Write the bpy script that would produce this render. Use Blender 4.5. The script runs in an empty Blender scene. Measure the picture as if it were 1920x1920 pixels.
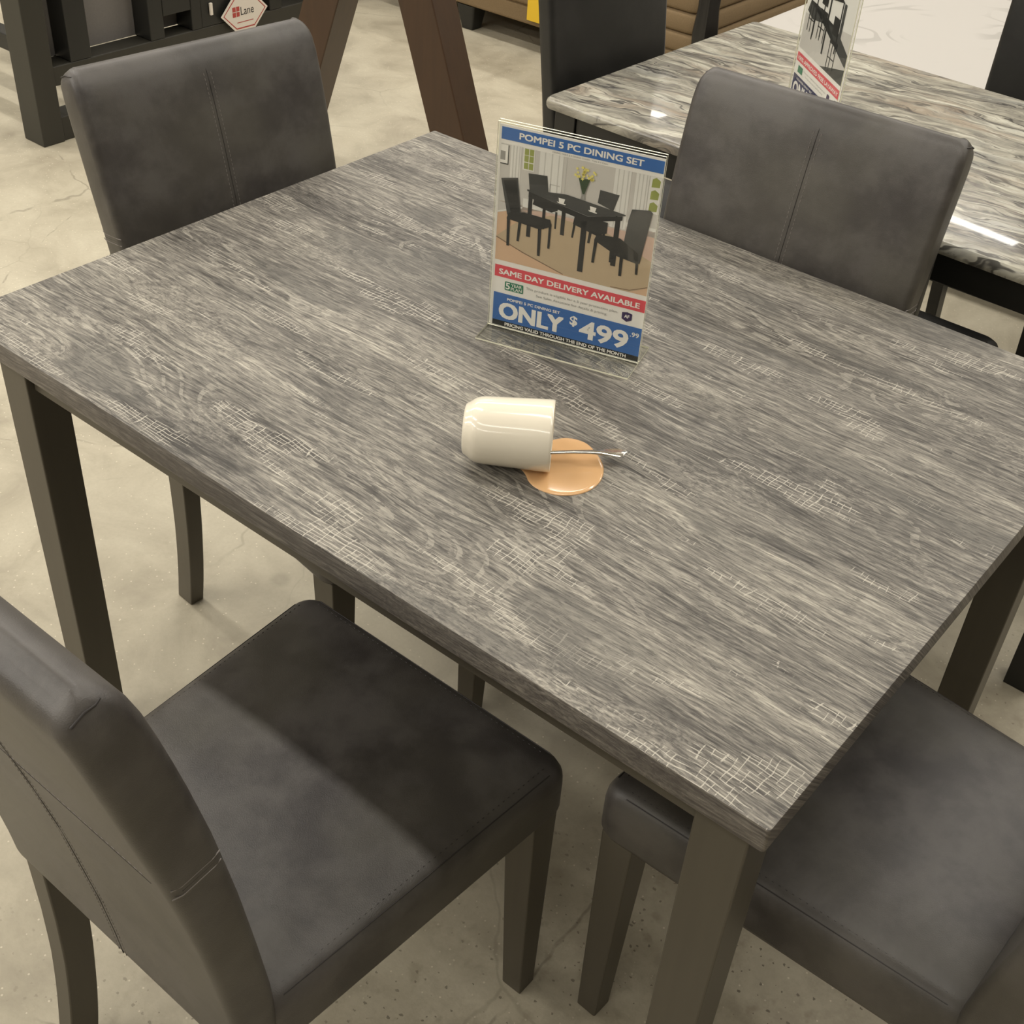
import bpy, bmesh, math, random
from mathutils import Vector, Matrix
random.seed(7)
PI = math.pi
S = bpy.context.scene
COL = S.collection

# ------------------------------------------------------------------ helpers
def tag(o, label=None, cat=None, group=None, kind=None):
    if label: o['label'] = label
    if cat: o['category'] = cat
    if group: o['group'] = group
    if kind: o['kind'] = kind
    return o

def thing(name, label, cat, loc=(0, 0, 0), rz=0.0, group=None):
    o = bpy.data.objects.new(name, None)
    o.empty_display_size = 0.05
    COL.objects.link(o)
    o.location = loc
    o.rotation_euler = (0, 0, rz)
    return tag(o, label, cat, group)

def obj(name, bm, mats, parent=None, smooth=True, angle=35):
    me = bpy.data.meshes.new(name)
    bmesh.ops.recalc_face_normals(bm, faces=bm.faces)
    bm.to_mesh(me)
    bm.free()
    if not isinstance(mats, (list, tuple)):
        mats = [mats]
    for m in mats:
        me.materials.append(m)
    if smooth:
        for p in me.polygons:
            p.use_smooth = True
        try:
            me.set_sharp_from_angle(angle=math.radians(angle))
        except Exception:
            pass
    o = bpy.data.objects.new(name, me)
    COL.objects.link(o)
    if parent:
        o.parent = parent
    return o

def bevel(o, w, seg=2):
    m = o.modifiers.new('bevel', 'BEVEL')
    m.width = w
    m.segments = seg
    m.limit_method = 'ANGLE'
    m.angle_limit = math.radians(40)
    return o

def box(bm, x0, x1, y0, y1, z0, z1, mi=0):
    vs = [bm.verts.new(p) for p in ((x0, y0, z0), (x1, y0, z0), (x1, y1, z0), (x0, y1, z0),
                                    (x0, y0, z1), (x1, y0, z1), (x1, y1, z1), (x0, y1, z1))]
    for f in ((0, 3, 2, 1), (4, 5, 6, 7), (0, 1, 5, 4), (1, 2, 6, 5), (2, 3, 7, 6), (3, 0, 4, 7)):
        fc = bm.faces.new([vs[i] for i in f])
        fc.material_index = mi
    return vs

def loft(bm, rings, cap0=True, cap1=True, closed=True, mi=0):
    R = [[bm.verts.new(p) for p in r] for r in rings]
    n = len(R[0])
    for a, b in zip(R[:-1], R[1:]):
        for i in range(n if closed else n - 1):
            j = (i + 1) % n
            bm.faces.new((a[i], a[j], b[j], b[i])).material_index = mi
    if cap0:
        bm.faces.new(list(reversed(R[0]))).material_index = mi
    if cap1:
        bm.faces.new(R[-1]).material_index = mi
    return R

def rrect(w, d, r, n=5):
    """rounded rectangle outline, centred, counter-clockwise"""
    r = min(r, w / 2 - 1e-4, d / 2 - 1e-4)
    pts = []
    for cx, cy, a0 in ((w / 2 - r, d / 2 - r, 0), (-w / 2 + r, d / 2 - r, 90), (-w / 2 + r, -d / 2 + r, 180), (w / 2 - r, -d / 2 + r, 270)):
        for k in range(n + 1):
            a = math.radians(a0 + 90 * k / n)
            pts.append((cx + r * math.cos(a), cy + r * math.sin(a)))
    return pts

def tube(bm, pts, r, n=6, mi=0):
    pts = [Vector(p) for p in pts]
    rings = []
    up = Vector((0, 0, 1))
    for i, p in enumerate(pts):
        t = (pts[min(i + 1, len(pts) - 1)] - pts[max(i - 1, 0)]).normalized()
        a = t.cross(up)
        if a.length < 0.05:
            a = t.cross(Vector((1, 0, 0)))
        a.normalize()
        b = t.cross(a)
        rr = r[i] if isinstance(r, (list, tuple)) else r
        rings.append([p + rr * (math.cos(2 * PI * k / n) * a + math.sin(2 * PI * k / n) * b) for k in range(n)])
    loft(bm, rings, mi=mi)

def dashes(bm, pts, length, gap, r):
    """stitches: short threads along a polyline"""
    pts = [Vector(p) for p in pts]
    segs = [(a, b, (b - a).length) for a, b in zip(pts[:-1], pts[1:])]
    total = sum(s[2] for s in segs)
    def at(d):
        for a, b, l in segs:
            if d <= l or (a, b, l) == segs[-1]:
                return a.lerp(b, min(1, d / max(l, 1e-9)))
            d -= l
    d = gap
    while d + length < total:
        tube(bm, [at(d), at(d + length)], r, n=4)
        d += length + gap

def interp(tab, z):
    if z <= tab[0][0]: return tab[0][1]
    for (z0, v0), (z1, v1) in zip(tab[:-1], tab[1:]):
        if z <= z1:
            return v0 + (v1 - v0) * (z - z0) / (z1 - z0)
    return tab[-1][1]

# ------------------------------------------------------------------ node DSL
class G:
    """thin wrapper for building node expressions"""
    def __init__(self, mat):
        self.t = mat.node_tree
    def n(self, typ, **kw):
        nd = self.t.nodes.new(typ)
        for k, v in kw.items():
            setattr(nd, k, v)
        return nd
    def put(self, sock, v):
        if v is None: return
        if isinstance(v, bpy.types.NodeSocket):
            self.t.links.new(v, sock)
        else:
            sock.default_value = v
    def m(self, op, a, b=None, c=None, clamp=False):
        nd = self.n('ShaderNodeMath', operation=op, use_clamp=clamp)
        self.put(nd.inputs[0], a); self.put(nd.inputs[1], b); self.put(nd.inputs[2], c)
        return nd.outputs[0]
    def xyz(self, v):
        nd = self.n('ShaderNodeSeparateXYZ'); self.put(nd.inputs[0], v)
        return nd.outputs
    def vec(self, x, y, z):
        nd = self.n('ShaderNodeCombineXYZ')
        self.put(nd.inputs[0], x); self.put(nd.inputs[1], y); self.put(nd.inputs[2], z)
        return nd.outputs[0]
    def coord(self, which='Object'):
        return self.n('ShaderNodeTexCoord').outputs[which]
    def noise(self, v, scale, detail=4, rough=0.55, dist=0.0, col=False):
        nd = self.n('ShaderNodeTexNoise')
        self.put(nd.inputs['Vector'], v)
        nd.inputs['Scale'].default_value = scale
        nd.inputs['Detail'].default_value = detail
        nd.inputs['Roughness'].default_value = rough
        nd.inputs['Distortion'].default_value = dist
        return nd.outputs['Color' if col else 'Fac']
    def voro(self, v, scale, feature='F1', rnd=1.0):
        nd = self.n('ShaderNodeTexVoronoi', feature=feature)
        self.put(nd.inputs['Vector'], v)
        nd.inputs['Scale'].default_value = scale
        nd.inputs['Randomness'].default_value = rnd
        return nd.outputs
    def ramp(self, f, stops):
        nd = self.n('ShaderNodeValToRGB')
        self.put(nd.inputs[0], f)
        e = nd.color_ramp.elements
        while len(e) < len(stops): e.new(0.5)
        for el, (p, c) in zip(e, stops):
            el.position = p
            el.color = c if len(c) == 4 else (*c, 1)
        return nd.outputs[0]
    def step(self, v, a, b):
        nd = self.n('ShaderNodeMapRange', interpolation_type='SMOOTHSTEP')
        self.put(nd.inputs[0], v)
        nd.inputs[1].default_value = a; nd.inputs[2].default_value = b
        return nd.outputs[0]
    def mix(self, f, a, b, blend='MIX'):
        nd = self.n('ShaderNodeMix', data_type='RGBA', blend_type=blend)
        self.put(nd.inputs[0], f)
        self.put(nd.inputs[6], (*a, 1) if isinstance(a, tuple) and len(a) == 3 else a)
        self.put(nd.inputs[7], (*b, 1) if isinstance(b, tuple) and len(b) == 3 else b)
        return nd.outputs[2]
    def bump(self, h, strength, dist):
        nd = self.n('ShaderNodeBump')
        nd.inputs['Strength'].default_value = strength
        nd.inputs['Distance'].default_value = dist
        self.put(nd.inputs['Height'], h)
        return nd.outputs[0]

def newmat(name, color=(0.5, 0.5, 0.5), rough=0.5, metal=0.0, spec=0.5, coat=0.0):
    m = bpy.data.materials.new(name)
    m.use_nodes = True
    b = m.node_tree.nodes['Principled BSDF']
    b.inputs['Base Color'].default_value = (*color, 1)
    b.inputs['Roughness'].default_value = rough
    b.inputs['Metallic'].default_value = metal
    b.inputs['Specular IOR Level'].default_value = spec
    b.inputs['Coat Weight'].default_value = coat
    return m, b, G(m)

# ------------------------------------------------------------------ materials
def mat_oak():
    m, b, g = newmat('weathered_grey_oak', rough=0.5, spec=0.35)
    p = g.coord()
    x, y, z = g.xyz(p)
    yz = g.m('ADD', y, g.m('MULTIPLY', z, 1.0))
    # slow wander of the grain lines
    w1 = g.noise(g.vec(g.m('MULTIPLY', x, 1.0), g.m('MULTIPLY', yz, 5.0), 0.0), 1.6, 2)
    w2 = g.noise(g.vec(g.m('MULTIPLY', x, 6.0), g.m('MULTIPLY', yz, 20.0), 3.0), 1.3, 2)
    yw = g.m('ADD', yz, g.m('ADD', g.m('MULTIPLY', g.m('SUBTRACT', w1, 0.5), 0.045), g.m('MULTIPLY', g.m('SUBTRACT', w2, 0.5), 0.010)))
    fine = g.noise(g.vec(g.m('MULTIPLY', x, 34.0), g.m('MULTIPLY', yw, 340.0), 0.0), 1.0, 4, 0.65)
    mid = g.noise(g.vec(g.m('MULTIPLY', x, 8.0), g.m('MULTIPLY', yw, 130.0), 5.0), 1.0, 5, 0.68)
    ln = g.noise(g.vec(g.m('MULTIPLY', x, 3.2), g.m('MULTIPLY', yw, 95.0), 15.0), 1.0, 3, 0.5)
    lines = g.m('SUBTRACT', 1.0, g.step(g.m('ABSOLUTE', g.m('SUBTRACT', ln, 0.5)), 0.0, 0.035))
    smud = g.step(g.noise(g.vec(g.m('MULTIPLY', x, 3.4), g.m('MULTIPLY', yw, 17.0), 44.0), 1.0, 4, 0.6), 0.56, 0.68)
    broad = g.noise(g.vec(g.m('MULTIPLY', x, 1.6), g.m('MULTIPLY', yw, 9.0), 9.0), 1.0, 3, 0.55)
    patch = g.noise(g.vec(g.m('MULTIPLY', x, 5.0), g.m('MULTIPLY', y, 16.0), 2.0), 1.0, 3)
    # cathedral figures: contour lines of a stretched field
    fld = g.noise(g.vec(g.m('MULTIPLY', x, 2.0), g.m('MULTIPLY', yw, 9.5), 17.0), 1.0, 1, 0.4)
    cont = g.m('SUBTRACT', g.m('MULTIPLY', g.m('POWER', g.m('ABSOLUTE', g.m('SINE', g.m('MULTIPLY', fld, 60.0))), 5.0), 2.0), 0.5)
    cmask = g.step(g.noise(g.vec(g.m('MULTIPLY', x, 2.2), g.m('MULTIPLY', y, 7.0), 31.0), 1.0, 2), 0.44, 0.58)
    # knots of crackled, curly texture
    curl = g.noise(g.vec(g.m('MULTIPLY', x, 95.0), g.m('MULTIPLY', yz, 190.0), 4.0), 1.0, 4, 0.65, 1.2)
    kmask = g.step(g.noise(g.vec(g.m('MULTIPLY', x, 4.0), g.m('MULTIPLY', y, 10.0), 57.0), 1.0, 2), 0.53, 0.63)
    v = g.m('MULTIPLY', g.m('SUBTRACT', fine, 0.5), 1.25)
    v = g.m('ADD', v, g.m('MULTIPLY', g.m('SUBTRACT', mid, 0.5), 0.95))
    v = g.m('ADD', v, g.m('MULTIPLY', g.m('MULTIPLY', cont, cmask), 0.035))
    v = g.m('ADD', v, g.m('MULTIPLY', lines, 0.14))
    v2 = g.m('ADD', g.m('MULTIPLY', g.m('SUBTRACT', curl, 0.5), 1.7), g.m('MULTIPLY', g.m('SUBTRACT', fine, 0.5), 0.5))
    nd = g.n('ShaderNodeMix', data_type='FLOAT')
    g.put(nd.inputs[0], g.m('MULTIPLY', kmask, 0.6)); g.put(nd.inputs[2], v); g.put(nd.inputs[3], v2)
    v = nd.outputs[0]
    v = g.m('ADD', v, g.m('MULTIPLY', g.m('SUBTRACT', broad, 0.5), 0.8))
    v = g.m('ADD', v, g.m('MULTIPLY', g.m('SUBTRACT', patch, 0.5), 0.25))
    # scarf-joined laminate boards, faint tone steps
    bd = g.n('ShaderNodeTexWhiteNoise', noise_dimensions='1D')
    g.put(bd.inputs['W'], g.m('FLOOR', g.m('MULTIPLY', g.m('ADD', yw, 3.0), 7.2)))
    v = g.m('ADD', v, g.m('MULTIPLY', g.m('SUBTRACT', bd.outputs['Value'], 0.5), 0.16))
    v = g.m('ADD', v, g.m('SUBTRACT', 0.445, g.m('MULTIPLY', smud, 0.19)))
    col = g.ramp(v, [(0.08, (0.045, 0.041, 0.036)), (0.32, (0.12, 0.111, 0.098)), (0.52, (0.222, 0.207, 0.179)),
                     (0.70, (0.35, 0.327, 0.278)), (0.95, (0.58, 0.545, 0.46))])
    # pale saw marks: patches of a fine hand-drawn looking grid
    edge = g.step(g.m('MULTIPLY', y, -1.0), 0.30, 0.44)
    spm = g.m('ADD', g.noise(g.vec(g.m('MULTIPLY', x, 6.5), g.m('MULTIPLY', y, 21.0), 71.0), 1.0, 2), g.m('MULTIPLY', edge, 0.055))
    sp = g.step(spm, 0.575, 0.62)
    jit = g.noise(g.vec(g.m('MULTIPLY', x, 25.0), g.m('MULTIPLY', y, 12.0), 5.0), 1.0, 2)
    crs = g.m('FRACT', g.m('ADD', g.m('MULTIPLY', x, 118.0), g.m('MULTIPLY', jit, 3.4)))
    crs = g.m('GREATER_THAN', crs, 0.88)
    crs = g.m('MULTIPLY', crs, g.step(g.noise(g.vec(g.m('MULTIPLY', x, 110.0), g.m('MULTIPLY', y, 55.0), 9.0), 1.0, 1), 0.42, 0.5))
    lng = g.m('FRACT', g.m('ADD', g.m('MULTIPLY', yw, 190.0), g.m('MULTIPLY', jit, 1.5)))
    lng = g.m('GREATER_THAN', lng, 0.80)
    lng = g.m('MULTIPLY', lng, g.step(g.noise(g.vec(g.m('MULTIPLY', x, 30.0), g.m('MULTIPLY', yw, 200.0), 19.0), 1.0, 1), 0.36, 0.46))
    sawf = g.m('MULTIPLY', g.m('MULTIPLY', sp, g.m('MAXIMUM', crs, lng)), g.m('MULTIPLY', g.step(z, 0.7395, 0.7412), 0.72))
    col = g.mix(sawf, col, (0.60, 0.565, 0.485))
    # cathedral figures: dashed pale contour lines round a few dark hearts
    cl = g.m('FRACT', g.m('MULTIPLY', fld, 17.0))
    cl = g.m('MULTIPLY', g.m('GREATER_THAN', cl, 0.80), g.step(g.noise(g.vec(g.m('MULTIPLY', x, 60.0), g.m('MULTIPLY', yw, 120.0), 29.0), 1.0, 2), 0.42, 0.5))
    col = g.mix(g.m('MULTIPLY', g.m('MULTIPLY', cl, cmask), 0.34), col, (0.50, 0.47, 0.40))
    heart = g.m('MULTIPLY', g.step(fld, 0.60, 0.625), cmask)
    col = g.mix(g.m('MULTIPLY', heart, 0.6), col, (0.10, 0.095, 0.085))
    # short dark pores
    por = g.step(g.noise(g.vec(g.m('MULTIPLY', x, 55.0), g.m('MULTIPLY', yw, 430.0), 8.0), 1.0, 3, 0.6), 0.54, 0.62)
    col = g.mix(g.m('MULTIPLY', por, 0.55), col, (0.05, 0.046, 0.042))
    nz = g.xyz(g.n('ShaderNodeNewGeometry').outputs['Normal'])[2]
    # shade on the tabletop's edge faces, put into the colour: darker, browner
    col = g.mix(g.m('MULTIPLY', g.m('LESS_THAN', nz, 0.5), 0.5), col, (0.075, 0.063, 0.060))
    g.put(b.inputs['Base Color'], col)
    g.put(b.inputs['Roughness'], g.m('ADD', 0.40, g.m('MULTIPLY', fine, 0.2)))
    g.put(b.inputs['Normal'], g.bump(v, 0.35, 0.002))
    return m

def mat_leather(name='grey_brown_faux_leather', c0=(0.042, 0.037, 0.035), c1=(0.100, 0.092, 0.085), rough=0.43, warm=(0.090, 0.083, 0.064)):
    m, b, g = newmat(name, rough=rough, spec=0.5)
    p = g.coord()
    a = g.noise(p, 12.0, 5, 0.6, 0.12)
    c = g.ramp(g.step(a, 0.34, 0.66), [(0.0, c0), (1.0, c1)])
    h = g.noise(p, 4.0, 3, 0.5, 0.2)
    c = g.mix(g.m('MULTIPLY', g.step(h, 0.42, 0.64), 0.55), c, warm)
    mott = g.noise(p, 55.0, 4, 0.7)
    c = g.mix(g.m('MULTIPLY', mott, 0.22), c, c0)
    g.put(b.inputs['Base Color'], c)
    g.put(b.inputs['Roughness'], g.m('ADD', rough - 0.08, g.m('MULTIPLY', a, 0.16)))
    gr = g.voro(p, 900.0)[0]
    hh = g.m('ADD', g.m('MULTIPLY', gr, 0.25), g.m('MULTIPLY', g.noise(p, 16.0, 3), 1.6))
    g.put(b.inputs['Normal'], g.bump(hh, 0.22, 0.002))
    return m

def mat_paint(name, c, rough=0.42, var=0.12, spec=0.5):
    m, b, g = newmat(name, color=c, rough=rough, spec=spec)
    p = g.coord()
    x, y, z = g.xyz(p)
    n1 = g.noise(g.vec(g.m('MULTIPLY', x, 60.0), g.m('MULTIPLY', y, 60.0), g.m('MULTIPLY', z, 4.0)), 1.0, 3)
    d = tuple(k * (1 - var) for k in c); l = tuple(k * (1 + var) for k in c)
    g.put(b.inputs['Base Color'], g.mix(n1, d, l))
    g.put(b.inputs['Normal'], g.bump(n1, 0.05, 0.0008))
    return m

def mat_floor():
    m, b, g = newmat('worn_concrete', rough=0.5, spec=0.35)
    p = g.coord()
    x, y, z = g.xyz(p)
    n1 = g.noise(p, 1.1, 5, 0.6, 0.5)
    n2 = g.noise(p, 5.5, 6, 0.65, 0.6)
    n3 = g.noise(p, 120.0, 3, 0.7)
    base = g.ramp(g.m('ADD', g.m('MULTIPLY', n1, 0.5), g.m('MULTIPLY', n2, 0.5)),
                  [(0.36, (0.31, 0.275, 0.205)), (0.5, (0.455, 0.413, 0.315)), (0.64, (0.55, 0.508, 0.395))])
    col = g.mix(g.m('MULTIPLY', g.step(n3, 0.35, 0.75), 0.20), base, (0.34, 0.30, 0.22))
    # exposed aggregate, stronger in worn places towards +x
    worn = g.step(g.m('ADD', g.m('MULTIPLY', x, 0.55), g.m('ADD', g.m('MULTIPLY', y, -0.25), g.m('MULTIPLY', n2, 0.5))), 0.12, 0.62)
    wp = g.vec(g.m('ADD', x, g.m('MULTIPLY', n3, 0.012)), y, z)
    vo = g.voro(wp, 105.0)
    sz = g.n('ShaderNodeSeparateColor'); g.put(sz.inputs[0], vo[1])
    dot = g.m('MULTIPLY', g.m('LESS_THAN', vo[0], g.m('MULTIPLY', sz.outputs[0], 0.27)), g.m('GREATER_THAN', sz.outputs[1], 0.42))
    col = g.mix(g.m('MULTIPLY', g.m('MULTIPLY', dot, worn), 0.75), col, (0.085, 0.072, 0.052))
    vo2 = g.voro(g.vec(g.m('ADD', x, 4.7), y, z), 130.0)
    s2 = g.n('ShaderNodeSeparateColor'); g.put(s2.inputs[0], vo2[1])
    lite = g.m('MULTIPLY', g.m('LESS_THAN', vo2[0], 0.2), g.m('GREATER_THAN', s2.outputs[0], 0.86))
    col = g.mix(g.m('MULTIPLY', lite, 0.55), col, (0.78, 0.72, 0.58))
    brown = g.step(g.noise(p, 26.0, 3), 0.56, 0.7)
    col = g.mix(g.m('MULTIPLY', g.m('MULTIPLY', brown, worn), 0.5), col, (0.22, 0.185, 0.125))
    patchy = g.step(g.noise(p, 9.0, 6, 0.75), 0.46, 0.62)
    col = g.mix(g.m('MULTIPLY', g.m('MULTIPLY', patchy, worn), 0.4), col, (0.27, 0.235, 0.175))
    # hairline cracks
    wv = g.noise(p, 3.0, 4, 0.6, 0.0, True)
    sub = g.n('ShaderNodeVectorMath', operation='SCALE'); g.put(sub.inputs[0], wv); sub.inputs[3].default_value = 0.12
    add = g.n('ShaderNodeVectorMath', operation='ADD'); g.put(add.inputs[0], p); g.put(add.inputs[1], sub.outputs[0])
    cr = g.voro(add.outputs[0], 0.62, 'DISTANCE_TO_EDGE')[0]
    crk = g.m('MULTIPLY', g.m('SUBTRACT', 1.0, g.step(cr, 0.0004, 0.0022)), g.step(n2, 0.46, 0.56))
    col = g.mix(g.m('MULTIPLY', crk, 0.45), col, (0.15, 0.13, 0.095))
    cr2 = g.voro(add.outputs[0], 2.3, 'DISTANCE_TO_EDGE')[0]
    crk2 = g.m('MULTIPLY', g.m('SUBTRACT', 1.0, g.step(cr2, 0.001, 0.007)), g.step(n1, 0.5, 0.62))
    col = g.mix(g.m('MULTIPLY', crk2, 0.3), col, (0.2, 0.175, 0.125))
    # drip stains
    st = g.voro(g.vec(x, y, 0.0), 3.1)
    ss = g.n('ShaderNodeSeparateColor'); g.put(ss.inputs[0], st[1])
    stn = g.m('MULTIPLY', g.m('SUBTRACT', 1.0, g.step(st[0], 0.035, 0.085)), g.m('GREATER_THAN', ss.outputs[2], 0.5))
    col = g.mix(g.m('MULTIPLY', stn, 0.35), col, (0.2, 0.175, 0.13))
    g.put(b.inputs['Base Color'], col)
    g.put(b.inputs['Roughness'], g.m('ADD', 0.36, g.m('MULTIPLY', n2, 0.3)))
    g.put(b.inputs['Normal'], g.bump(g.m('ADD', g.m('MULTIPLY', n3, 0.6), n2), 0.12, 0.004))
    return m

def mat_marble():
    m, b, g = newmat('streaked_faux_granite', rough=0.2, spec=0.5, coat=0.3)
    p = g.coord()
    x, y, z = g.xyz(p)
    yr = g.m('ADD', g.m('ADD', y, g.m('MULTIPLY', z, 0.8)), g.m('MULTIPLY', x, -0.10))
    w = g.noise(g.vec(g.m('MULTIPLY', x, 2.6), g.m('MULTIPLY', yr, 6.0), 0.0), 1.0, 4, 0.6)
    yw = g.m('ADD', yr, g.m('MULTIPLY', g.m('SUBTRACT', w, 0.5), 0.16))
    a = g.noise(g.vec(g.m('MULTIPLY', x, 5.0), g.m('MULTIPLY', yw, 42.0), 1.0), 1.0, 5, 0.65, 0.3)
    c = g.ramp(a, [(0.32, (0.10, 0.095, 0.085)), (0.43, (0.24, 0.225, 0.19)), (0.53, (0.41, 0.39, 0.32)), (0.64, (0.66, 0.64, 0.54))])
    br = g.noise(g.vec(g.m('MULTIPLY', x, 3.0), g.m('MULTIPLY', yw, 14.0), 8.0), 1.0, 4, 0.6)
    c = g.mix(g.m('MULTIPLY', g.step(br, 0.52, 0.68), 0.6), c, (0.33, 0.25, 0.18))
    gy = g.noise(g.vec(g.m('MULTIPLY', x, 4.0), g.m('MULTIPLY', yw, 17.0), 23.0), 1.0, 4, 0.6)
    c = g.mix(g.m('MULTIPLY', g.step(gy, 0.52, 0.66), 0.6), c, (0.26, 0.26, 0.24))
    vn = g.noise(g.vec(g.m('MULTIPLY', x, 2.4), g.m('MULTIPLY', yw, 20.0), 3.0), 1.0, 4, 0.6)
    vein = g.m('SUBTRACT', 1.0, g.step(g.m('ABSOLUTE', g.m('SUBTRACT', vn, 0.5)), 0.004, 0.026))
    c = g.mix(g.m('MULTIPLY', g.m('MULTIPLY', vein, g.step(gy, 0.36, 0.56)), 0.85), c, (0.045, 0.042, 0.04))
    sp = g.noise(g.vec(g.m('MULTIPLY', x, 45.0), g.m('MULTIPLY', yw, 130.0), 2.0), 1.0, 3, 0.7)
    c = g.mix(g.m('MULTIPLY', g.step(sp, 0.56, 0.68), 0.5), c, (0.09, 0.085, 0.08))
    g.put(b.inputs['Base Color'], c)
    return m

def mat_fabric(name, c0, c1, scale=260.0, rough=0.85):
    m, b, g = newmat(name, rough=rough, spec=0.2)
    p = g.coord()
    n1 = g.noise(p, scale, 2, 0.7)
    n2 = g.noise(p, 6.0, 3)
    c = g.mix(g.m('ADD', g.m('MULTIPLY', n1, 0.7), g.m('MULTIPLY', n2, 0.3)), c0, c1)
    g.put(b.inputs['Base Color'], c)
    g.put(b.inputs['Normal'], g.bump(n1, 0.25, 0.002))
    return m

def mat_ticking():
    """pale mattress ticking with tone-on-tone swirls"""
    m, b, g = newmat('mattress_ticking', rough=0.7, spec=0.25)
    p = g.coord()
    x, y, z = g.xyz(p)
    f = g.noise(g.vec(x, g.m('MULTIPLY', y, 1.5), z), 2.6, 1, 0.4, 0.9)
    s = g.m('SINE', g.m('MULTIPLY', f, 46.0))
    line = g.step(s, 0.55, 0.8)
    line = g.m('MULTIPLY', line, g.step(g.noise(p, 3.1, 1), 0.42, 0.6))
    c = g.mix(g.m('MULTIPLY', line, 0.6), (0.47, 0.45, 0.42), (0.33, 0.315, 0.29))
    g.put(b.inputs['Base Color'], c)
    g.put(b.inputs['Normal'], g.bump(g.m('ADD', line, g.m('MULTIPLY', g.noise(p, 400.0, 2), 0.3)), 0.2, 0.002))
    return m

OAK = mat_oak()
LEATHER = mat_leather()
BLACKLEATHER = mat_leather('black_faux_leather', (0.010, 0.010, 0.009), (0.022, 0.021, 0.019), 0.42, (0.018, 0.018, 0.016))
LEGWOOD = mat_paint('charcoal_brown_lacquer', (0.082, 0.072, 0.053), 0.45)
BLACKWOOD = mat_paint('black_lacquered_wood', (0.016, 0.016, 0.014), 0.4)
ESPRESSO = mat_paint('near_black_brown_wood', (0.030, 0.028, 0.021), 0.5)
BROWNWOOD = mat_paint('walnut_stained_wood', (0.050, 0.024, 0.010), 0.42, 0.3)
TANWOOD = mat_paint('tan_wood', (0.16, 0.115, 0.075), 0.6, 0.2)
FLOORM = mat_floor()
MARBLE = mat_marble()
TICK = mat_ticking()
SOFAM = mat_fabric('tan_brown_sofa_fabric', (0.165, 0.115, 0.062), (0.31, 0.225, 0.13))
CUSHM = mat_fabric('grey_upholstery', (0.17, 0.158, 0.145), (0.23, 0.215, 0.20))
THREAD = newmat('grey_thread', (0.21, 0.19, 0.175), 0.7)[0]
PIPING = newmat('dark_seam', (0.028, 0.024, 0.022), 0.6)[0]
MUGM = newmat('cream_glazed_ceramic', (0.86, 0.80, 0.66), 0.16, spec=0.5, coat=0.4)[0]
STEEL = newmat('stainless_steel', (0.72, 0.69, 0.62), 0.18, metal=1.0)[0]
cm, cb, cg = newmat('milky_coffee', (0.74, 0.455, 0.225), 0.13, spec=0.5, coat=0.2)
COFFEE = cm
WHITEP = newmat('white_card', (0.95, 0.92, 0.90), 0.45)[0]
BLUEP = newmat('blue_ink', (0.055, 0.17, 0.50), 0.4)[0]
NAVYP = newmat('navy_ink', (0.03, 0.035, 0.12), 0.4)[0]
REDP = newmat('red_ink', (0.78, 0.09, 0.12), 0.4)[0]
BLACKP = newmat('black_ink', (0.02, 0.02, 0.02), 0.4)[0]
GREYP = newmat('grey_ink', (0.36, 0.35, 0.34), 0.5)[0]
GREENP = newmat('green_ink', (0.03, 0.22, 0.12), 0.4)[0]
PURPP = newmat('purple_ink', (0.05, 0.03, 0.11), 0.4)[0]
YELLOWP = newmat('yellow_card', (0.80, 0.52, 0.03), 0.5)[0]
P_WALL = newmat('print_wall', (0.66, 0.63, 0.61), 0.5)[0]
P_LIGHT = newmat('print_curtain', (0.86, 0.84, 0.82), 0.5)[0]
P_SHADE = newmat('print_wall_fold', (0.66, 0.64, 0.62), 0.5)[0]
P_FLOOR = newmat('print_wood_floor', (0.74, 0.50, 0.34), 0.5)[0]
P_FLOORB = newmat('print_pink_floor', (0.72, 0.52, 0.44), 0.5)[0]
P_RUG = newmat('print_rug', (0.58, 0.45, 0.31), 0.6)[0]
P_RUGLINE = newmat('print_rug_border', (0.27, 0.18, 0.12), 0.6)[0]
P_DARK = newmat('print_dark', (0.035, 0.035, 0.035), 0.4)[0]
P_DARK2 = newmat('print_charcoal', (0.075, 0.076, 0.076), 0.4)[0]
P_YEL = newmat('print_yellow', (0.92, 0.82, 0.25), 0.5)[0]
P_GRN = newmat('print_green', (0.36, 0.40, 0.12), 0.5)[0]
P_STEM = newmat('print_leaf_green', (0.06, 0.09, 0.05), 0.5)[0]
WHITETAG = newmat('white_tag', (0.72, 0.66, 0.58), 0.5)[0]

def mat_acrylic():
    """thin clear sheet: passes light straight through, mirrors at grazing angles"""
    m, b, g = newmat('clear_acrylic')
    t = m.node_tree
    tr = g.n('ShaderNodeBsdfTransparent'); tr.inputs[0].default_value = (0.985, 0.99, 0.975, 1)
    gl = g.n('ShaderNodeBsdfGlossy'); gl.inputs['Roughness'].default_value = 0.03
    fr = g.n('ShaderNodeFresnel'); fr.inputs[0].default_value = 1.49
    mx_ = g.n('ShaderNodeMixShader')
    g.put(mx_.inputs[0], g.m('MULTIPLY', fr.outputs[0], g.m('SUBTRACT', 1.0, g.n('ShaderNodeNewGeometry').outputs['Backfacing']))); g.put(mx_.inputs[1], tr.outputs[0]); g.put(mx_.inputs[2], gl.outputs[0])
    t.links.new(mx_.outputs[0], t.nodes['Material Output'].inputs['Surface'])
    return m
ACRYLEDGE = newmat('acrylic_cut_edge', (0.93, 0.92, 0.74), 0.25)[0]
ACRYL = mat_acrylic()

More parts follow.
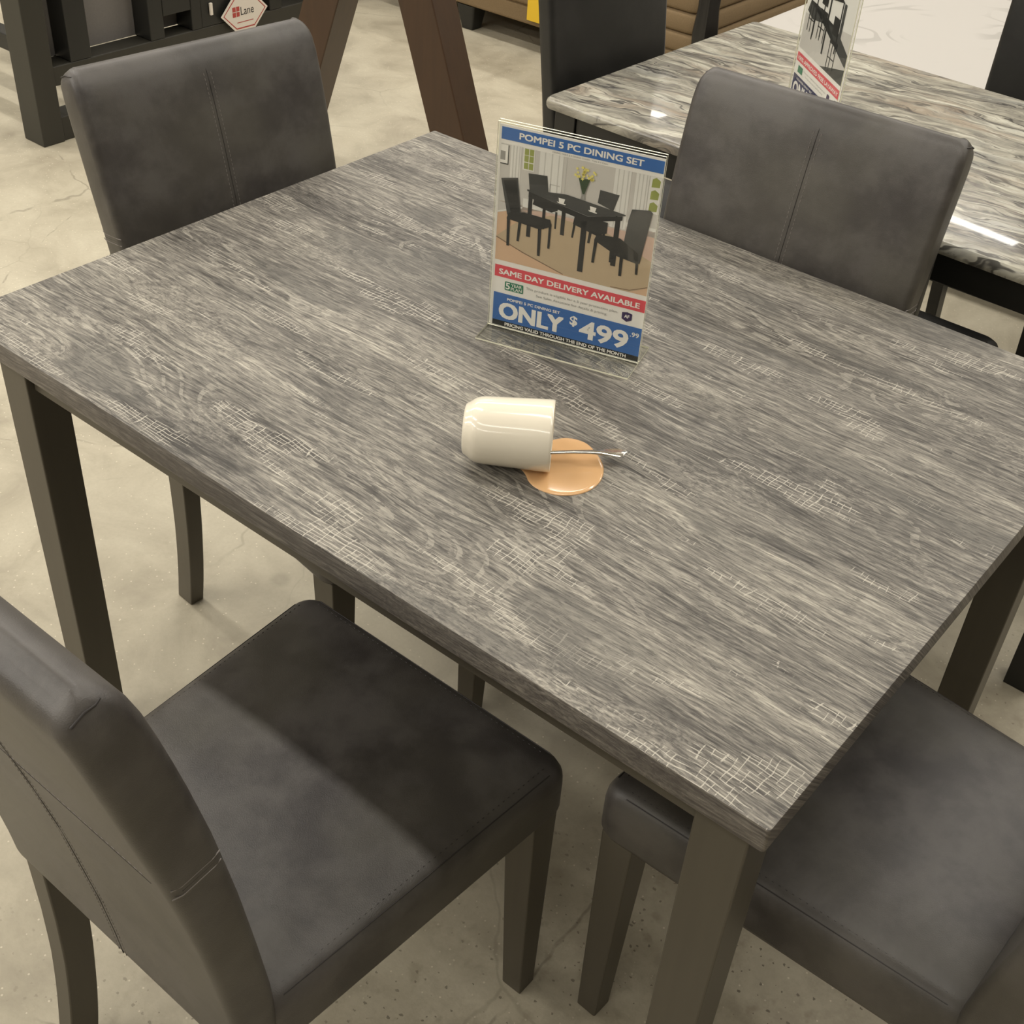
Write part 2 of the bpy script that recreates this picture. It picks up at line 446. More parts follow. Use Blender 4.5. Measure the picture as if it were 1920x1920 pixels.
# ------------------------------------------------------------------ floor, ceiling
bm = bmesh.new()
box(bm, -8, 5, -5, 9, -0.12, 0)
tag(obj('floor', bm, FLOORM, smooth=False), kind='structure')
wm, wb_, wg = newmat('painted_wall', (0.62, 0.59, 0.52), 0.8)
wg.put(wb_.inputs['Base Color'], wg.mix(wg.noise(wg.coord(), 3.0, 3), (0.40, 0.385, 0.355), (0.46, 0.44, 0.40)))
cmt, cbb, cgg = newmat('white_ceiling_tile', (0.78, 0.75, 0.68), 0.85)
cgg.put(cbb.inputs['Base Color'], cgg.mix(cgg.noise(cgg.coord(), 60.0, 3), (0.46, 0.45, 0.43), (0.52, 0.505, 0.48)))
for nm, d in (('wall_left', (-8.1, -8, -5, 9, 0, 3.5)), ('wall_right', (5, 5.1, -5, 9, 0, 3.5)), ('wall_back', (-8.1, 5.1, 9, 9.1, 0, 3.5)), ('wall_front', (-8.1, 5.1, -5.1, -5, 0, 3.5))):
    bm = bmesh.new(); box(bm, *d)
    tag(obj(nm, bm, wm, smooth=False), kind='structure')
bm = bmesh.new(); box(bm, -8.1, 5.1, -5.1, 9.1, 3.5, 3.6)
tag(obj('ceiling', bm, cmt, smooth=False), kind='structure')

# ------------------------------------------------------------------ dining table
LX, LY, ZT, TH = 0.6, 0.456, 0.742, 0.031
table = thing('dining_table', 'weathered grey wood-look dining table with dark square legs, centre of the photo', 'table', (0, 0, 0))
bm = bmesh.new()
rings = []
for ins, z in ((0.0025, ZT - TH), (0.0006, ZT - TH + 0.0012), (0.0, ZT - TH + 0.003), (0.0, ZT - 0.0014), (0.0004, ZT - 0.0004), (0.0014, ZT)):
    rings.append([(px, py, z) for px, py in rrect(2 * LX - 2 * ins, 2 * LY - 2 * ins, 0.0035, 4)])
loft(bm, rings)
obj('tabletop', bm, OAK, table, angle=25)
for sx in (-1, 1):
    for sy in (-1, 1):
        bm = bmesh.new()
        x0, x1 = sorted((sx * 0.547, sx * 0.491)) if sx < 0 else (0.523, 0.579)
        y0, y1 = sorted((sy * 0.436, sy * 0.380))
        n = 0.0
        rings = []
        for z, t in ((0.0, 0.004), (0.7109, 0.0)):
            rings.append([(x0 + (t if sx < 0 else 0), y0 + (0 if sy < 0 else t), z), (x1 - (t if sx > 0 else 0), y0 + (0 if sy < 0 else t), z),
                          (x1 - (t if sx > 0 else 0), y1 - (t if sy < 0 else 0), z), (x0 + (t if sx < 0 else 0), y1 - (t if sy < 0 else 0), z)])
        loft(bm, rings)
        bevel(obj('leg', bm, LEGWOOD, table, smooth=False), 0.002)
for nm, dims in (('apron', (-0.4895, 0.5215, -0.426, -0.408)), ('apron', (-0.4895, 0.5215, 0.408, 0.426)),
                 ('apron', (-0.538, -0.52, -0.3785, 0.3785)), ('apron', (0.552, 0.57, -0.3785, 0.3785))):
    bm = bmesh.new()
    box(bm, dims[0], dims[1], dims[2], dims[3], 0.664, 0.7109)
    bevel(obj(nm, bm, LEGWOOD, table, smooth=False), 0.001)

# ------------------------------------------------------------------ dining chairs
YF = [(0.38, 0.0), (0.46, -0.003), (0.49, -0.005), (0.58, -0.018), (0.675, -0.033), (0.77, -0.051), (0.85, -0.069), (0.93, -0.09), (0.965, -0.102), (0.99, -0.113)]
YR = [(0.38, -0.044), (0.42, -0.047), (0.497, -0.056), (0.62, -0.075), (0.69, -0.089), (0.753, -0.103), (0.805, -0.116), (0.897, -0.138), (0.965, -0.155), (0.99, -0.16)]

def chair_parts(root, W0=0.39, W1=0.445, top=0.985, seat_z=0.457, leather=None, legm=None, stitch=True, yf=YF, yr=YR, bot=0.384, flare=0.030):
    leather = leather or LEATHER
    legm = legm or LEGWOOD
    # ---- seat
    D = 0.455
    yc = 0.43 - D / 2
    def tx(x, y):
        f = max(0, min(1, y / 0.43))
        return x * (W0 + (W1 - W0) * f) / W1
    bm = bmesh.new()
    rings = []
    zb = seat_z - 0.086
    prof = ((0.014, zb), (0.004, zb + 0.003), (0.0, zb + 0.012), (0.0, seat_z - 0.030), (0.0012, seat_z - 0.020), (0.005, seat_z - 0.011),
            (0.012, seat_z - 0.0045), (0.022, seat_z - 0.001), (0.045, seat_z + 0.003), (0.09, seat_z + 0.0065), (0.15, seat_z + 0.0085), (0.19, seat_z + 0.009))
    for ins, z in prof:
        pts = rrect(W1 - 2 * ins, D - 2 * ins, max(0.030 - ins * 0.3, 0.012), 6)
        rings.append([(tx(px, py + yc), py + yc, z) for px, py in pts])
    loft(bm, rings)
    seat_bm = bm
    # ---- backrest
    bm = bmesh.new()
    rings = []
    hz = top - 0.985
    def f_(z): return interp(yf, z - hz)
    def r_(z): return interp(yr, z - hz)
    zs = [(bot, 0.006), (bot + 0.004, 0.001)] + [(bot + 0.012 + (top - 0.045 - bot - 0.012) * k / 16, 0.0) for k in range(17)]
    zs += [(top - 0.026, 0.0006), (top - 0.017, 0.002), (top - 0.010, 0.0045), (top - 0.005, 0.008), (top - 0.0015, 0.0125), (top, 0.018)]
    for z, ins in zs:
        a, b2 = f_(z), r_(z)
        d = a - b2 - 2 * ins
        t = (z - bot) / (top - bot)
        bow = 0.0018 * math.sin(PI * min(1, max(0, t)))
        pts = rrect(W0 + flare * max(0, min(1, (z - 0.42) / (top - 0.48))) + 2 * bow - 2 * ins, max(d, 0.006), 0.0125, 5)
        rings.append([(px, py + (a + b2) / 2, z - (0.016 if ins > 0.0005 and z > top - 0.035 else 0) * max(0, -(py) / max(d, 0.01) + 0.0) * min(1, (z - (top - 0.035)) / 0.02) * 0.9) for px, py in pts])
    loft(bm, rings)
    back_bm = bm
    # ---- legs
    for sx in (-1, 1):
        bm = bmesh.new()
        rings = []
        xo = W1 / 2 - 0.010
        for z, s in ((0.0, 0.030), (0.004, 0.031), (zb + 0.004, 0.045)):
            e = 0.0015 * (1 - z / zb)
            x_out, y_out = xo - e, 0.43 - 0.010 - 0.004 * (1 - z / zb)
            rings.append([(sx * (x_out - s), y_out - s, z), (sx * x_out, y_out - s, z), (sx * x_out, y_out, z), (sx * (x_out - s), y_out, z)])
        loft(bm, rings)
        bevel(obj('leg', bm, legm, root, smooth=False), 0.0018)
    rear_b = [(0.0, -0.068), (0.05, -0.059), (0.1, -0.0515), (0.15, -0.0455), (0.2, -0.041), (0.28, -0.038), (0.40, -0.0375)]
    rear_f = [(0.0, -0.028), (0.05, -0.019), (0.1, -0.0115), (0.15, -0.006), (0.2, -0.001), (0.28, 0.004), (0.40, 0.008)]
    for sx in (-1, 1):
        bm = bmesh.new()
        rings = []
        for k in range(15):
            z = (zb + 0.018) * k / 14
            x_out = W0 / 2 - 0.006 - 0.006 * (1 - z / 0.38)
            x_in = x_out - (0.027 + 0.006 * z / 0.38)
            a, b2 = interp(rear_b, z), interp(rear_f, z)
            rings.append([(sx * x_in, a, z), (sx * x_out, a, z), (sx * x_out, b2, z), (sx * x_in, b2, z)])
        loft(bm, rings)
        bevel(obj('leg', bm, legm, root, smooth=True, angle=30), 0.0018)
    # ---- seams and stitching, worked into the upholstery meshes (slot 1 seam, slot 2 pale thread, slot 3 dark thread)
    if stitch:
        def T(bm, pts, r, mi, n=6): tube(bm, pts, r, n, mi)
        def Dsh(bm, pts, l, gp, r, mi):
            k0 = len(bm.faces)
            dashes(bm, pts, l, gp, r)
            bm.faces.ensure_lookup_table()
            for f in bm.faces[k0:]: f.material_index = mi
        bm = back_bm
        e = 0.0
        front = [(0.0, f_(z) - e, z) for z in [seat_z + 0.01 + (top - 0.036 - seat_z - 0.01) * k / 24 for k in range(25)]]
        rear = [(0.0, r_(z) + e, z) for z in [top - 0.045 - (top - 0.045 - bot - 0.005) * k / 24 for k in range(25)]]
        T(bm, front + [(0.0, f_(top - 0.02) - 0.0035, top - 0.020), (0.0, f_(top) - 0.0105, top - 0.0062), (0.0, f_(top) - 0.021, top + 0.0001)], 0.0006, 1)
        T(bm, rear, 0.0006, 1)
        for s in (-0.0062, 0.0062):
            Dsh(bm, [(s, p[1] + 0.0001, p[2]) for p in front], 0.0040, 0.0030, 0.0005, 2)
            Dsh(bm, [(s, p[1] - 0.0001, p[2]) for p in rear], 0.0040, 0.0030, 0.0005, 2)
        zh = 0.745
        a, b2 = f_(zh), r_(zh)
        for sx in (-1, 1):
            X = sx * ((W0 + flare * (zh - 0.42) / (top - 0.48)) / 2 + 0.0012)
            T(bm, [(X, a - 0.012, zh), (X, b2 + 0.012, zh - 0.004)], 0.0006, 1)
            for dz in (-0.0055, 0.0055):
                T(bm, [(X - sx * 0.002, a - 0.0035, zh + dz), (X + sx * 0.0002, a - 0.012, zh + dz), (X + sx * 0.0002, b2 + 0.012, zh - 0.004 + dz), (X - sx * 0.002, b2 + 0.0035, zh - 0.004 + dz)], 0.0007, 2)
        T(bm, [(-W0 / 2 + 0.012, r_(zh - 0.004), zh - 0.004), (W0 / 2 - 0.012, r_(zh - 0.004), zh - 0.004)], 0.0005, 1)
        Dsh(bm, [(-W0 / 2 + 0.014, r_(zh + 0.002), zh + 0.002), (W0 / 2 - 0.014, r_(zh + 0.002), zh + 0.002)], 0.0040, 0.0030, 0.0006, 2)
        for sx in (-1, 1):
            X = sx * ((W0 + flare) / 2 - 0.0046)
            T(bm, [(X - sx * 0.012, f_(top) - 0.0075, top - 0.0080), (X - sx * 0.002, f_(top) - 0.011, top - 0.0085), (X, f_(top) - 0.016, top - 0.0088),
                   (X, (f_(top) + r_(top)) / 2, top - 0.0093), (X, r_(top) + 0.013, top - 0.0150)], 0.0010, 1)
        bm = seat_bm
        for sx in (-1, 1):
            ln = []; ln2 = []
            for k in range(13):
                y = 0.01 + 0.385 * k / 12
                hw = (W0 + (W1 - W0) * y / 0.43) / 2
                ln.append((sx * (hw - 0.0085), y, seat_z - 0.0072))
                ln2.append((sx * (hw - 0.0175), y, seat_z - 0.0022))
            T(bm, ln, 0.0008, 1)
            Dsh(bm, ln2, 0.0024, 0.0058, 0.0005, 3)
        y = 0.43 - 0.0085
        hw = W1 / 2 - 0.03
        T(bm, [(-hw, y, seat_z - 0.0072), (hw, y, seat_z - 0.0072)], 0.0008, 1)
        Dsh(bm, [(-hw, y - 0.009, seat_z - 0.0022), (hw, y - 0.009, seat_z - 0.0022)], 0.0024, 0.0058, 0.0005, 3)
    obj('seat', seat_bm, [leather, PIPING, THREAD, PIPING], root, angle=60)
    obj('backrest', back_bm, [leather, PIPING, THREAD, PIPING], root, angle=60)
    return root

GR = 'matching grey-brown chairs around the grey table'
NM = 'dining_chair'
chair_a = chair_parts(thing(NM, 'grey-brown dining chair at lower left, seen from behind with its whole seat in view', 'chair', (0.083, -0.72, 0), 0.0, GR))

def copy_tree(o, parent=None):
    c = o.copy()
    COL.objects.link(c)
    if parent: c.parent = parent
    for ch in list(o.children):
        copy_tree(ch, c)
    return c

for loc, rz, sz, lab in (((-0.597, 0.045, 0), -PI / 2 - 0.075, 0.960, 'grey-brown dining chair at the left end of the grey table, front of its back showing'),
                     ((0.785, -0.100, 0), PI / 2 - 0.046, 1.0, 'grey-brown dining chair at lower right, its seat passing under the near table corner'),
                     ((0.077, 0.424, 0), PI + 0.045, 0.970, 'grey-brown dining chair on the far side, its back hiding part of the stone-look table')):
    c = copy_tree(chair_a)
    c.location = loc
    c.rotation_euler = (0, 0, rz)
    c.scale = (1, 1, sz)
    c['label'] = lab

# ------------------------------------------------------------------ price sign (acrylic T stand with printed card)
A = Vector((-0.102, 0.013, ZT)); Bp = Vector((0.099, 0.072, ZT))
ang = math.atan2(Bp.y - A.y, Bp.x - A.x)
CW, CH = 0.2093, 0.2755

def flat(bm, pts, d, mi):
    """polygon of (u, v) on the card, d = print layer"""
    f = bm.faces.new([bm.verts.new((u, -0.0001 * d, v)) for u, v in pts])
    f.material_index = mi

def rect(bm, u0, v0, u1, v1, d, mi):
    flat(bm, [(u0, v0), (u1, v0), (u1, v1), (u0, v1)], d, mi)

_tc = {}
def text(bm, s, u0, v0, w, h, d, mi, bold=0.012, space=1.0):
    """lay text as flat letters with its box fitted to w x h at (u0, v0)"""
    cu = bpy.data.curves.new('t', 'FONT')
    cu.body = s
    cu.size = 1.0
    multi = 'M' in s or 'N' in s
    cu.offset = 0.0 if multi else bold
    cu.space_character = space
    cu.resolution_u = 3
    to = bpy.data.objects.new('t', cu)
    COL.objects.link(to)
    bpy.context.view_layer.update()
    dg = bpy.context.evaluated_depsgraph_get()
    me = bpy.data.meshes.new_from_object(to.evaluated_get(dg))
    xs = [v.co.x for v in me.vertices]; ys = [v.co.y for v in me.vertices]
    x0, x1, y0, y1 = min(xs), max(xs), min(ys), max(ys)
    # heavier strokes: the letters are laid down a few times, slightly shifted
    b_ = bold * h * 1.9
    shifts = [(0, 0)] if not multi or bold <= 0 else [(-b_, -b_ * 0.6), (b_, -b_ * 0.6), (-b_, b_ * 0.6), (b_, b_ * 0.6), (0, 0)]
    for q, (du, dv) in enumerate(shifts):
        vm = [bm.verts.new((u0 + du + (v.co.x - x0) / (x1 - x0) * w, -0.0001 * d - 0.000004 * q, v0 + dv + (v.co.y - y0) / (y1 - y0) * h)) for v in me.vertices]
        for p in me.polygons:
            try:
                f = bm.faces.new([vm[i] for i in p.vertices])
                f.material_index = mi
            except ValueError:
                pass
    bpy.data.objects.remove(to)
    bpy.data.curves.remove(cu)
    bpy.data.meshes.remove(me)

CM = [WHITEP, BLUEP, REDP, BLACKP, GREYP, GREENP, PURPP, P_WALL, P_LIGHT, P_FLOOR, P_RUG, P_RUGLINE, P_DARK, P_DARK2, P_YEL, P_GRN, P_SHADE, P_FLOORB, P_STEM, NAVYP]
WH, BL, RD, BK, GY, GN, PU, WA, LI, FL, RU, RL, DK, D2, YE, GG, SH, FB, ST, NV = range(20)

def print_chair(bm, pts_back, pts_seat, legs, d):
    flat(bm, pts_back, d, D2)
    flat(bm, pts_seat, d + 1, DK)
    for a, b2, w in legs:
        flat(bm, [(a[0] - w, a[1]), (b2[0] - w * 0.8, b2[1]), (b2[0] + w * 0.8, b2[1]), (a[0] + w, a[1])], d, DK)

def card_mesh():
    bm = bmesh.new()
    box(bm, 0.0012, CW - 0.0012, 0.0002, 0.0008, 0.0015, CH - 0.003, WH)
    # picture
    px0, px1, pz0, pz1 = 0.0042, 0.2075, 0.0965, 0.2492
    rect(bm, px0, 0.165, px1, pz1, 1, WA)
    rect(bm, px0, pz0, px1, 0.176, 1, FL)
    flat(bm, [(px0, 0.160), (0.037, 0.172), (px0, 0.176)], 2, WA)
    flat(bm, [(0.037, 0.1745), (0.037, 0.1725), (px0, 0.1605), (px0, 0.1625)], 3, LI)
    rect(bm, 0.037, 0.1745, px1, 0.186, 2, LI)
    flat(bm, [(0.037, 0.170), (0.075, 0.176), (px1, 0.182), (px1, 0.13), (0.15, 0.15)], 2, FB)
    for u0, u1 in ((0.0175, 0.031), (0.055, 0.085), (0.150, 0.170), (0.176, 0.192)):
        rect(bm, u0, 0.176, u1, pz1, 3, LI)
        for k in range(3):
            uu = u0 + (u1 - u0) * (k + 0.7) / 3.4
            rect(bm, uu, 0.177, uu + 0.0012, pz1, 4, SH)
    rect(bm, 0.070, 0.186, 0.0715, 0.212, 4, SH); rect(bm, 0.070, 0.2105, 0.083, 0.212, 4, SH)
    rect(bm, 0.088, 0.178, 0.0895, pz1, 3, SH)
    # window left and garden window right
    rect(bm, 0.0335, 0.222, 0.0485, pz1, 3, LI)
    for u in (0.0352, 0.0416):
        for v in (0.2235, 0.2325, 0.2410):
            rect(bm, u, v, u + 0.0055, v + 0.0078, 4, GG)
    rect(bm, 0.193, 0.204, 0.2072, 0.249, 3, LI)
    for v in (0.206, 0.221, 0.236):
        flat(bm, [(0.1955, v), (0.2055, v + 0.001), (0.206, v + 0.009), (0.2005, v + 0.0125), (0.196, v + 0.010)], 4, GG)
    # framed picture
    rect(bm, px0, 0.2235, 0.0150, 0.2480, 3, D2); rect(bm, px0, 0.2250, 0.0138, 0.2480, 4, WH); rect(bm, px0, 0.2290, 0.0105, 0.2400, 5, GY)
    # rug
    rug = [(px0, 0.1285), (0.041, 0.1150), (0.0968, 0.0980), (0.125, pz0), (0.1839, pz0), (px1, 0.1075), (px1, 0.143), (0.15, 0.166), (0.075, 0.172), (0.03, 0.152)]
    flat(bm, rug, 3, RU)
    flat(bm, [(0.0042, 0.127), (0.041, 0.1135), (0.0968, 0.0975), (0.0968, 0.0988), (0.041, 0.115), (0.0042, 0.1285)], 4, RL)
    flat(bm, [(0.16, 0.0972), (0.185, 0.0985), (px1, 0.108), (px1, 0.1092), (0.185, 0.0997), (0.16, 0.0982)], 4, RL)
    # chairs behind
    print_chair(bm, [(0.0449, 0.1970), (0.0694, 0.2005), (0.0663, 0.2210), (0.0419, 0.2191)],
                [(0.050, 0.181), (0.075, 0.176), (0.083, 0.180), (0.083, 0.186), (0.052, 0.190)],
                [((0.0655, 0.18), (0.0655, 0.152), 0.0021), ((0.0815, 0.178), (0.0815, 0.156), 0.0014)], 5)
    print_chair(bm, [(0.1325, 0.202), (0.1530, 0.196), (0.1586, 0.2174), (0.134, 0.2187)],
                [(0.104, 0.168), (0.135, 0.160), (0.148, 0.166), (0.148, 0.180), (0.106, 0.182)],
                [((0.1065, 0.172), (0.1045, 0.150), 0.0016), ((0.128, 0.17), (0.126, 0.148), 0.002), ((0.1445, 0.168), (0.1445, 0.15), 0.0016)], 5)
    # table
    flat(bm, [(0.0415, 0.1985), (0.092, 0.2035), (0.1690, 0.1950), (0.1690, 0.1935), (0.1215, 0.1825), (0.0418, 0.1965)], 7, D2)
    flat(bm, [(0.0440, 0.1962), (0.1215, 0.1822), (0.1215, 0.175), (0.0440, 0.189)], 8, DK)
    flat(bm, [(0.1215, 0.1822), (0.1655, 0.1925), (0.1655, 0.187), (0.1215, 0.175)], 8, DK)
    for u, v0, v1, w in ((0.0468, 0.137, 0.195, 0.0026), (0.1185, 0.1075, 0.182, 0.0036), (0.091, 0.150, 0.183, 0.0025), (0.1600, 0.126, 0.191, 0.0032)):
        rect(bm, u - w, v0, u + w, v1, 6, DK)
    # front chairs
    print_chair(bm, [(0.0175, 0.160), (0.0360, 0.160), (0.0287, 0.2105), (0.0069, 0.2056)],
                [(0.017, 0.155), (0.062, 0.1505), (0.077, 0.158), (0.0745, 0.1665), (0.0400, 0.168), (0.019, 0.163)],
                [((0.0195, 0.157), (0.0205, 0.119), 0.0021), ((0.0350, 0.155), (0.0335, 0.128), 0.0019), ((0.0615, 0.155), (0.0625, 0.1150), 0.0022), ((0.0750, 0.161), (0.0750, 0.128), 0.0017)], 9)
    print_chair(bm, [(0.1690, 0.140), (0.1935, 0.137), (0.2015, 0.205), (0.1980, 0.2075), (0.1760, 0.204), (0.1730, 0.19)],
                [(0.133, 0.154), (0.165, 0.140), (0.1920, 0.136), (0.1900, 0.150), (0.166, 0.164), (0.136, 0.163)],
                [((0.1355, 0.155), (0.1340, 0.1240), 0.0021), ((0.1700, 0.142), (0.1705, 0.1150), 0.0022), ((0.1900, 0.140), (0.1910, 0.1220), 0.0018), ((0.1560, 0.145), (0.1560, 0.1300), 0.0016)], 9)
    flat(bm, [(0.0225, 0.163), (0.0345, 0.163), (0.0272, 0.2075), (0.0100, 0.2035)], 11, DK)
    # vase with yellow flowers, cups
    flat(bm, [(0.1105, 0.2015), (0.1170, 0.2015), (0.1155, 0.207), (0.1205, 0.229), (0.1060, 0.228), (0.1115, 0.207)], 9, GY)
    flat(bm, [(0.1125, 0.209), (0.1150, 0.209), (0.1205, 0.2285), (0.1060, 0.2275)], 10, ST)
    random.seed(3)
    for k in range(26):
        a = random.uniform(0, 2 * PI); r = random.uniform(0, 1) ** 0.5
        cu, cv = 0.1135 + 0.0145 * r * math.cos(a), 0.2345 + 0.0078 * r * math.sin(a)
        s = random.uniform(0.0016, 0.0030)
        rot = random.uniform(0, PI)
        flat(bm, [(cu + s * (1 if q % 2 else 0.45) * math.cos(rot + q * PI / 5), cv + s * (1 if q % 2 else 0.45) * math.sin(rot + q * PI / 5)) for q in range(10)], 11, YE)
    for cu, cv in ((0.0870, 0.1945), (0.1275, 0.1930)):
        flat(bm, [(cu - 0.006, cv - 0.0022), (cu + 0.006, cv - 0.0035), (cu + 0.005, cv - 0.0048), (cu - 0.004, cv - 0.0040)], 10, WH)
        flat(bm, [(cu - 0.0040, cv + 0.0030), (cu + 0.0045, cv + 0.0025), (cu + 0.0030, cv - 0.0035), (cu - 0.0030, cv - 0.0028)], 11, WH)
    # bands and writing
    rect(bm, 0.0042, 0.2545, 0.2075, 0.2697, 3, BL)
    text(bm, 'POMPEI 5 PC DINING SET', 0.0275, 0.2584, 0.1555, 0.0076, 5, WH, 0.026)
    text(bm, 'DINING TABLE & 4 DINING CHAIRS - Table & 4 Chairs', 0.0703, 0.2509, 0.070, 0.0020, 5, GY, 0.0)
    rect(bm, 0.0050, 0.0733, 0.2081, 0.0897, 3, RD)
    text(bm, 'SAME DAY DELIVERY AVAILABLE', 0.0113, 0.0776, 0.1895, 0.0072, 5, WH, 0.026)
    flat(bm, [(0.0205, 0.0563), (0.0447, 0.0563), (0.0453, 0.0570), (0.0453, 0.0678), (0.0445, 0.0685), (0.0207, 0.0685), (0.0200, 0.0678), (0.0200, 0.0570)], 3, GN)
    text(bm, '5', 0.0212, 0.0578, 0.0060, 0.0095, 5, WH, 0.02)
    text(bm, 'YEAR', 0.0287, 0.0628, 0.0150, 0.0043, 5, WH, 0.01)
    text(bm, 'PLAN', 0.0287, 0.0575, 0.0150, 0.0043, 5, WH, 0.01)
    text(bm, 'This product is eligible for a 5 year protection plan.', 0.0492, 0.0632, 0.1245, 0.0044, 5, GY, 0.0)
    text(bm, 'See Sales Associate for details & pricing.', 0.0636, 0.0562, 0.0969, 0.0044, 5, GY, 0.0)
    flat(bm, [(0.1797, 0.0585), (0.1863, 0.0552), (0.1928, 0.0585), (0.1930, 0.0672), (0.1863, 0.0688), (0.1795, 0.0672)], 3, PU)
    text(bm, 'AF', 0.1828, 0.0605, 0.0070, 0.0046, 5, WH, 0.03)
    rect(bm, 0.0052, 0.0105, 0.2079, 0.0505, 3, BL)
    rect(bm, 0.0052, 0.0030, 0.2079, 0.0106, 3, BK)
    text(bm, 'POMPEI 5 PC DINING SET', 0.0245, 0.0417, 0.0735, 0.0038, 5, WH, 0.024)
    text(bm, 'ONLY', 0.0150, 0.0153, 0.0875, 0.0222, 5, WH, 0.034)
    text(bm, '$', 0.1121, 0.0290, 0.0105, 0.0152, 5, WH, 0.03)
    text(bm, '499', 0.1257, 0.0155, 0.0665, 0.0268, 5, WH, 0.03)
    text(bm, '.99', 0.1935, 0.0362, 0.0118, 0.0068, 5, WH, 0.02)
    text(bm, 'PRICING VALID THROUGH THE END OF THE MONTH', 0.0232, 0.0046, 0.1681, 0.0046, 5, WH, 0.024)
    return bm

def sheet(bm, x0, x1, y0, y1, z0, z1, thin):
    """clear box whose four narrow sides are frosted cut edges"""
    vs = [bm.verts.new(p) for p in ((x0, y0, z0), (x1, y0, z0), (x1, y1, z0), (x0, y1, z0), (x0, y0, z1), (x1, y0, z1), (x1, y1, z1), (x0, y1, z1))]
    for f, ax in (((0, 3, 2, 1), 'z'), ((4, 5, 6, 7), 'z'), ((0, 1, 5, 4), 'y'), ((1, 2, 6, 5), 'x'), ((2, 3, 7, 6), 'y'), ((3, 0, 4, 7), 'x')):
        bm.faces.new([vs[i] for i in f]).material_index = 0 if ax == thin else 1
def acrylic_stand(root, w, h, foot=0.043):
    bm = bmesh.new()
    sheet(bm, 0, w, -0.0036, -0.0016, 0.0025, h, 'y')
    sheet(bm, 0, w, 0.0016, 0.0036, 0.0025, h + 0.001, 'y')
    obj('panel', bm, [ACRYL, ACRYLEDGE], root, smooth=False)
    bm = bmesh.new()
    sheet(bm, 0, w, -foot, foot, 0.0002, 0.0024, 'z')
    obj('foot', bm, [ACRYL, ACRYLEDGE], root, smooth=False)

sign = thing('price_sign', 'acrylic stand with blue and red price card, upright on the weathered grey table', 'sign', (A.x, A.y, ZT), ang)
acrylic_stand(sign, CW, 0.2765)
obj('card', card_mesh(), CM, sign, smooth=False)

# ------------------------------------------------------------------ mug, spoon, spilled coffee
mx, my = 0.0725, -0.2375
mdir = math.atan2(0.059, 0.077) - 0.055
RB, RR = 0.0385, 0.0405
mug = thing('mug', 'cream ceramic mug tipped on its side on the grey table, spilling coffee', 'mug', (mx, my, ZT), mdir)
prof_out = [(0.0, 0.0), (0.0, 0.0255), (0.0008, 0.0280), (0.0030, 0.0293), (0.0060, 0.0312), (0.0100, 0.0342), (0.0135, 0.0360), (0.0175, 0.0371), (0.023, 0.0377), (0.035, 0.0382), (0.060, 0.0392), (0.080, 0.0400), (0.0955, 0.0406), (0.0978, 0.0404), (0.0987, 0.0396)]
prof_in = [(0.0980, 0.0384), (0.0955, 0.0374), (0.06, 0.0362), (0.03, 0.0350), (0.014, 0.0335), (0.009, 0.029), (0.0075, 0.015), (0.0072, 0.0)]
bm = bmesh.new()
N = 56
tilt = math.atan2(0.0406 - 0.0378, 0.078)
rows = []
for (ax, r) in prof_out + prof_in:
    if r == 0.0: r = 1e-5
    rows.append([Vector((ax, r * math.cos(2 * PI * k / N), r * math.sin(2 * PI * k / N))) for k in range(N)])
M = Matrix.Translation((0, 0, 0.0407)) @ Matrix.Rotation(-0.012, 4, 'Y')
loft(bm, [[M @ p for p in r] for r in rows])
obj('body', bm, MUGM, mug, angle=50)
# handle, on the far side of the body
bm = bmesh.new()
hp = []
for k in range(17):
    t = k / 16
    a = PI * t
    hp.append(M @ Vector((0.030 + 0.050 * t, (0.0375 + 0.024 * math.sin(a)) * math.cos(-0.25), -(0.0375 + 0.024 * math.sin(a)) * math.sin(0.25))))
tube(bm, hp, 0.0045, 10)
obj('handle', bm, MUGM, mug)


# puddle: poured outline, slightly domed with a rounded rim
PUD = [(0.1274, -0.1328), (0.1336, -0.1245), (0.1433, -0.1188), (0.1549, -0.1166), (0.166, -0.1191), (0.1781, -0.125), (0.1891, -0.1317), (0.1992, -0.1405),
       (0.2078, -0.1532), (0.2131, -0.1675), (0.2141, -0.1828), (0.211, -0.1964), (0.2031, -0.2093), (0.1915, -0.2192), (0.1786, -0.2236), (0.1655, -0.2241),
       (0.154, -0.2202), (0.145, -0.2138), (0.1353, -0.2093), (0.1245, -0.2085), (0.117, -0.203), (0.1145, -0.190), (0.1155, -0.170), (0.1195, -0.150)]
def smooth_loop(pts, sub=4):
    out = []
    n = len(pts)
    for i in range(n):
        p0, p1, p2, p3 = (Vector(pts[(i + k) % n]) for k in (-1, 0, 1, 2))
        for j in range(sub):
            t = j / sub
            out.append(0.5 * ((2 * p1) + (p2 - p0) * t + (2 * p0 - 5 * p1 + 4 * p2 - p3) * t * t + (3 * p1 - p0 - 3 * p2 + p3) * t ** 3))
    return out
loop = smooth_loop(PUD)
cx = sum(p.x for p in loop) / len(loop); cy = sum(p.y for p in loop) / len(loop)
pc = Vector((cx, cy))
bm = bmesh.new()
rings = []
for k, z in ((1.0, 0.0002), (1.0, 0.0006), (0.985, 0.0012), (0.955, 0.0017), (0.90, 0.0019), (0.6, 0.0020), (0.25, 0.0020)):
    rings.append([(pc.x + (p.x - pc.x) * k - cx, pc.y + (p.y - pc.y) * k - cy, z) for p in loop])
loft(bm, rings)
pud = obj('coffee_puddle', bm, COFFEE, None, angle=80)
pud.location = (cx, cy, ZT)
tag(pud, 'light brown milky coffee puddle in front of the tipped cream mug', 'spill')

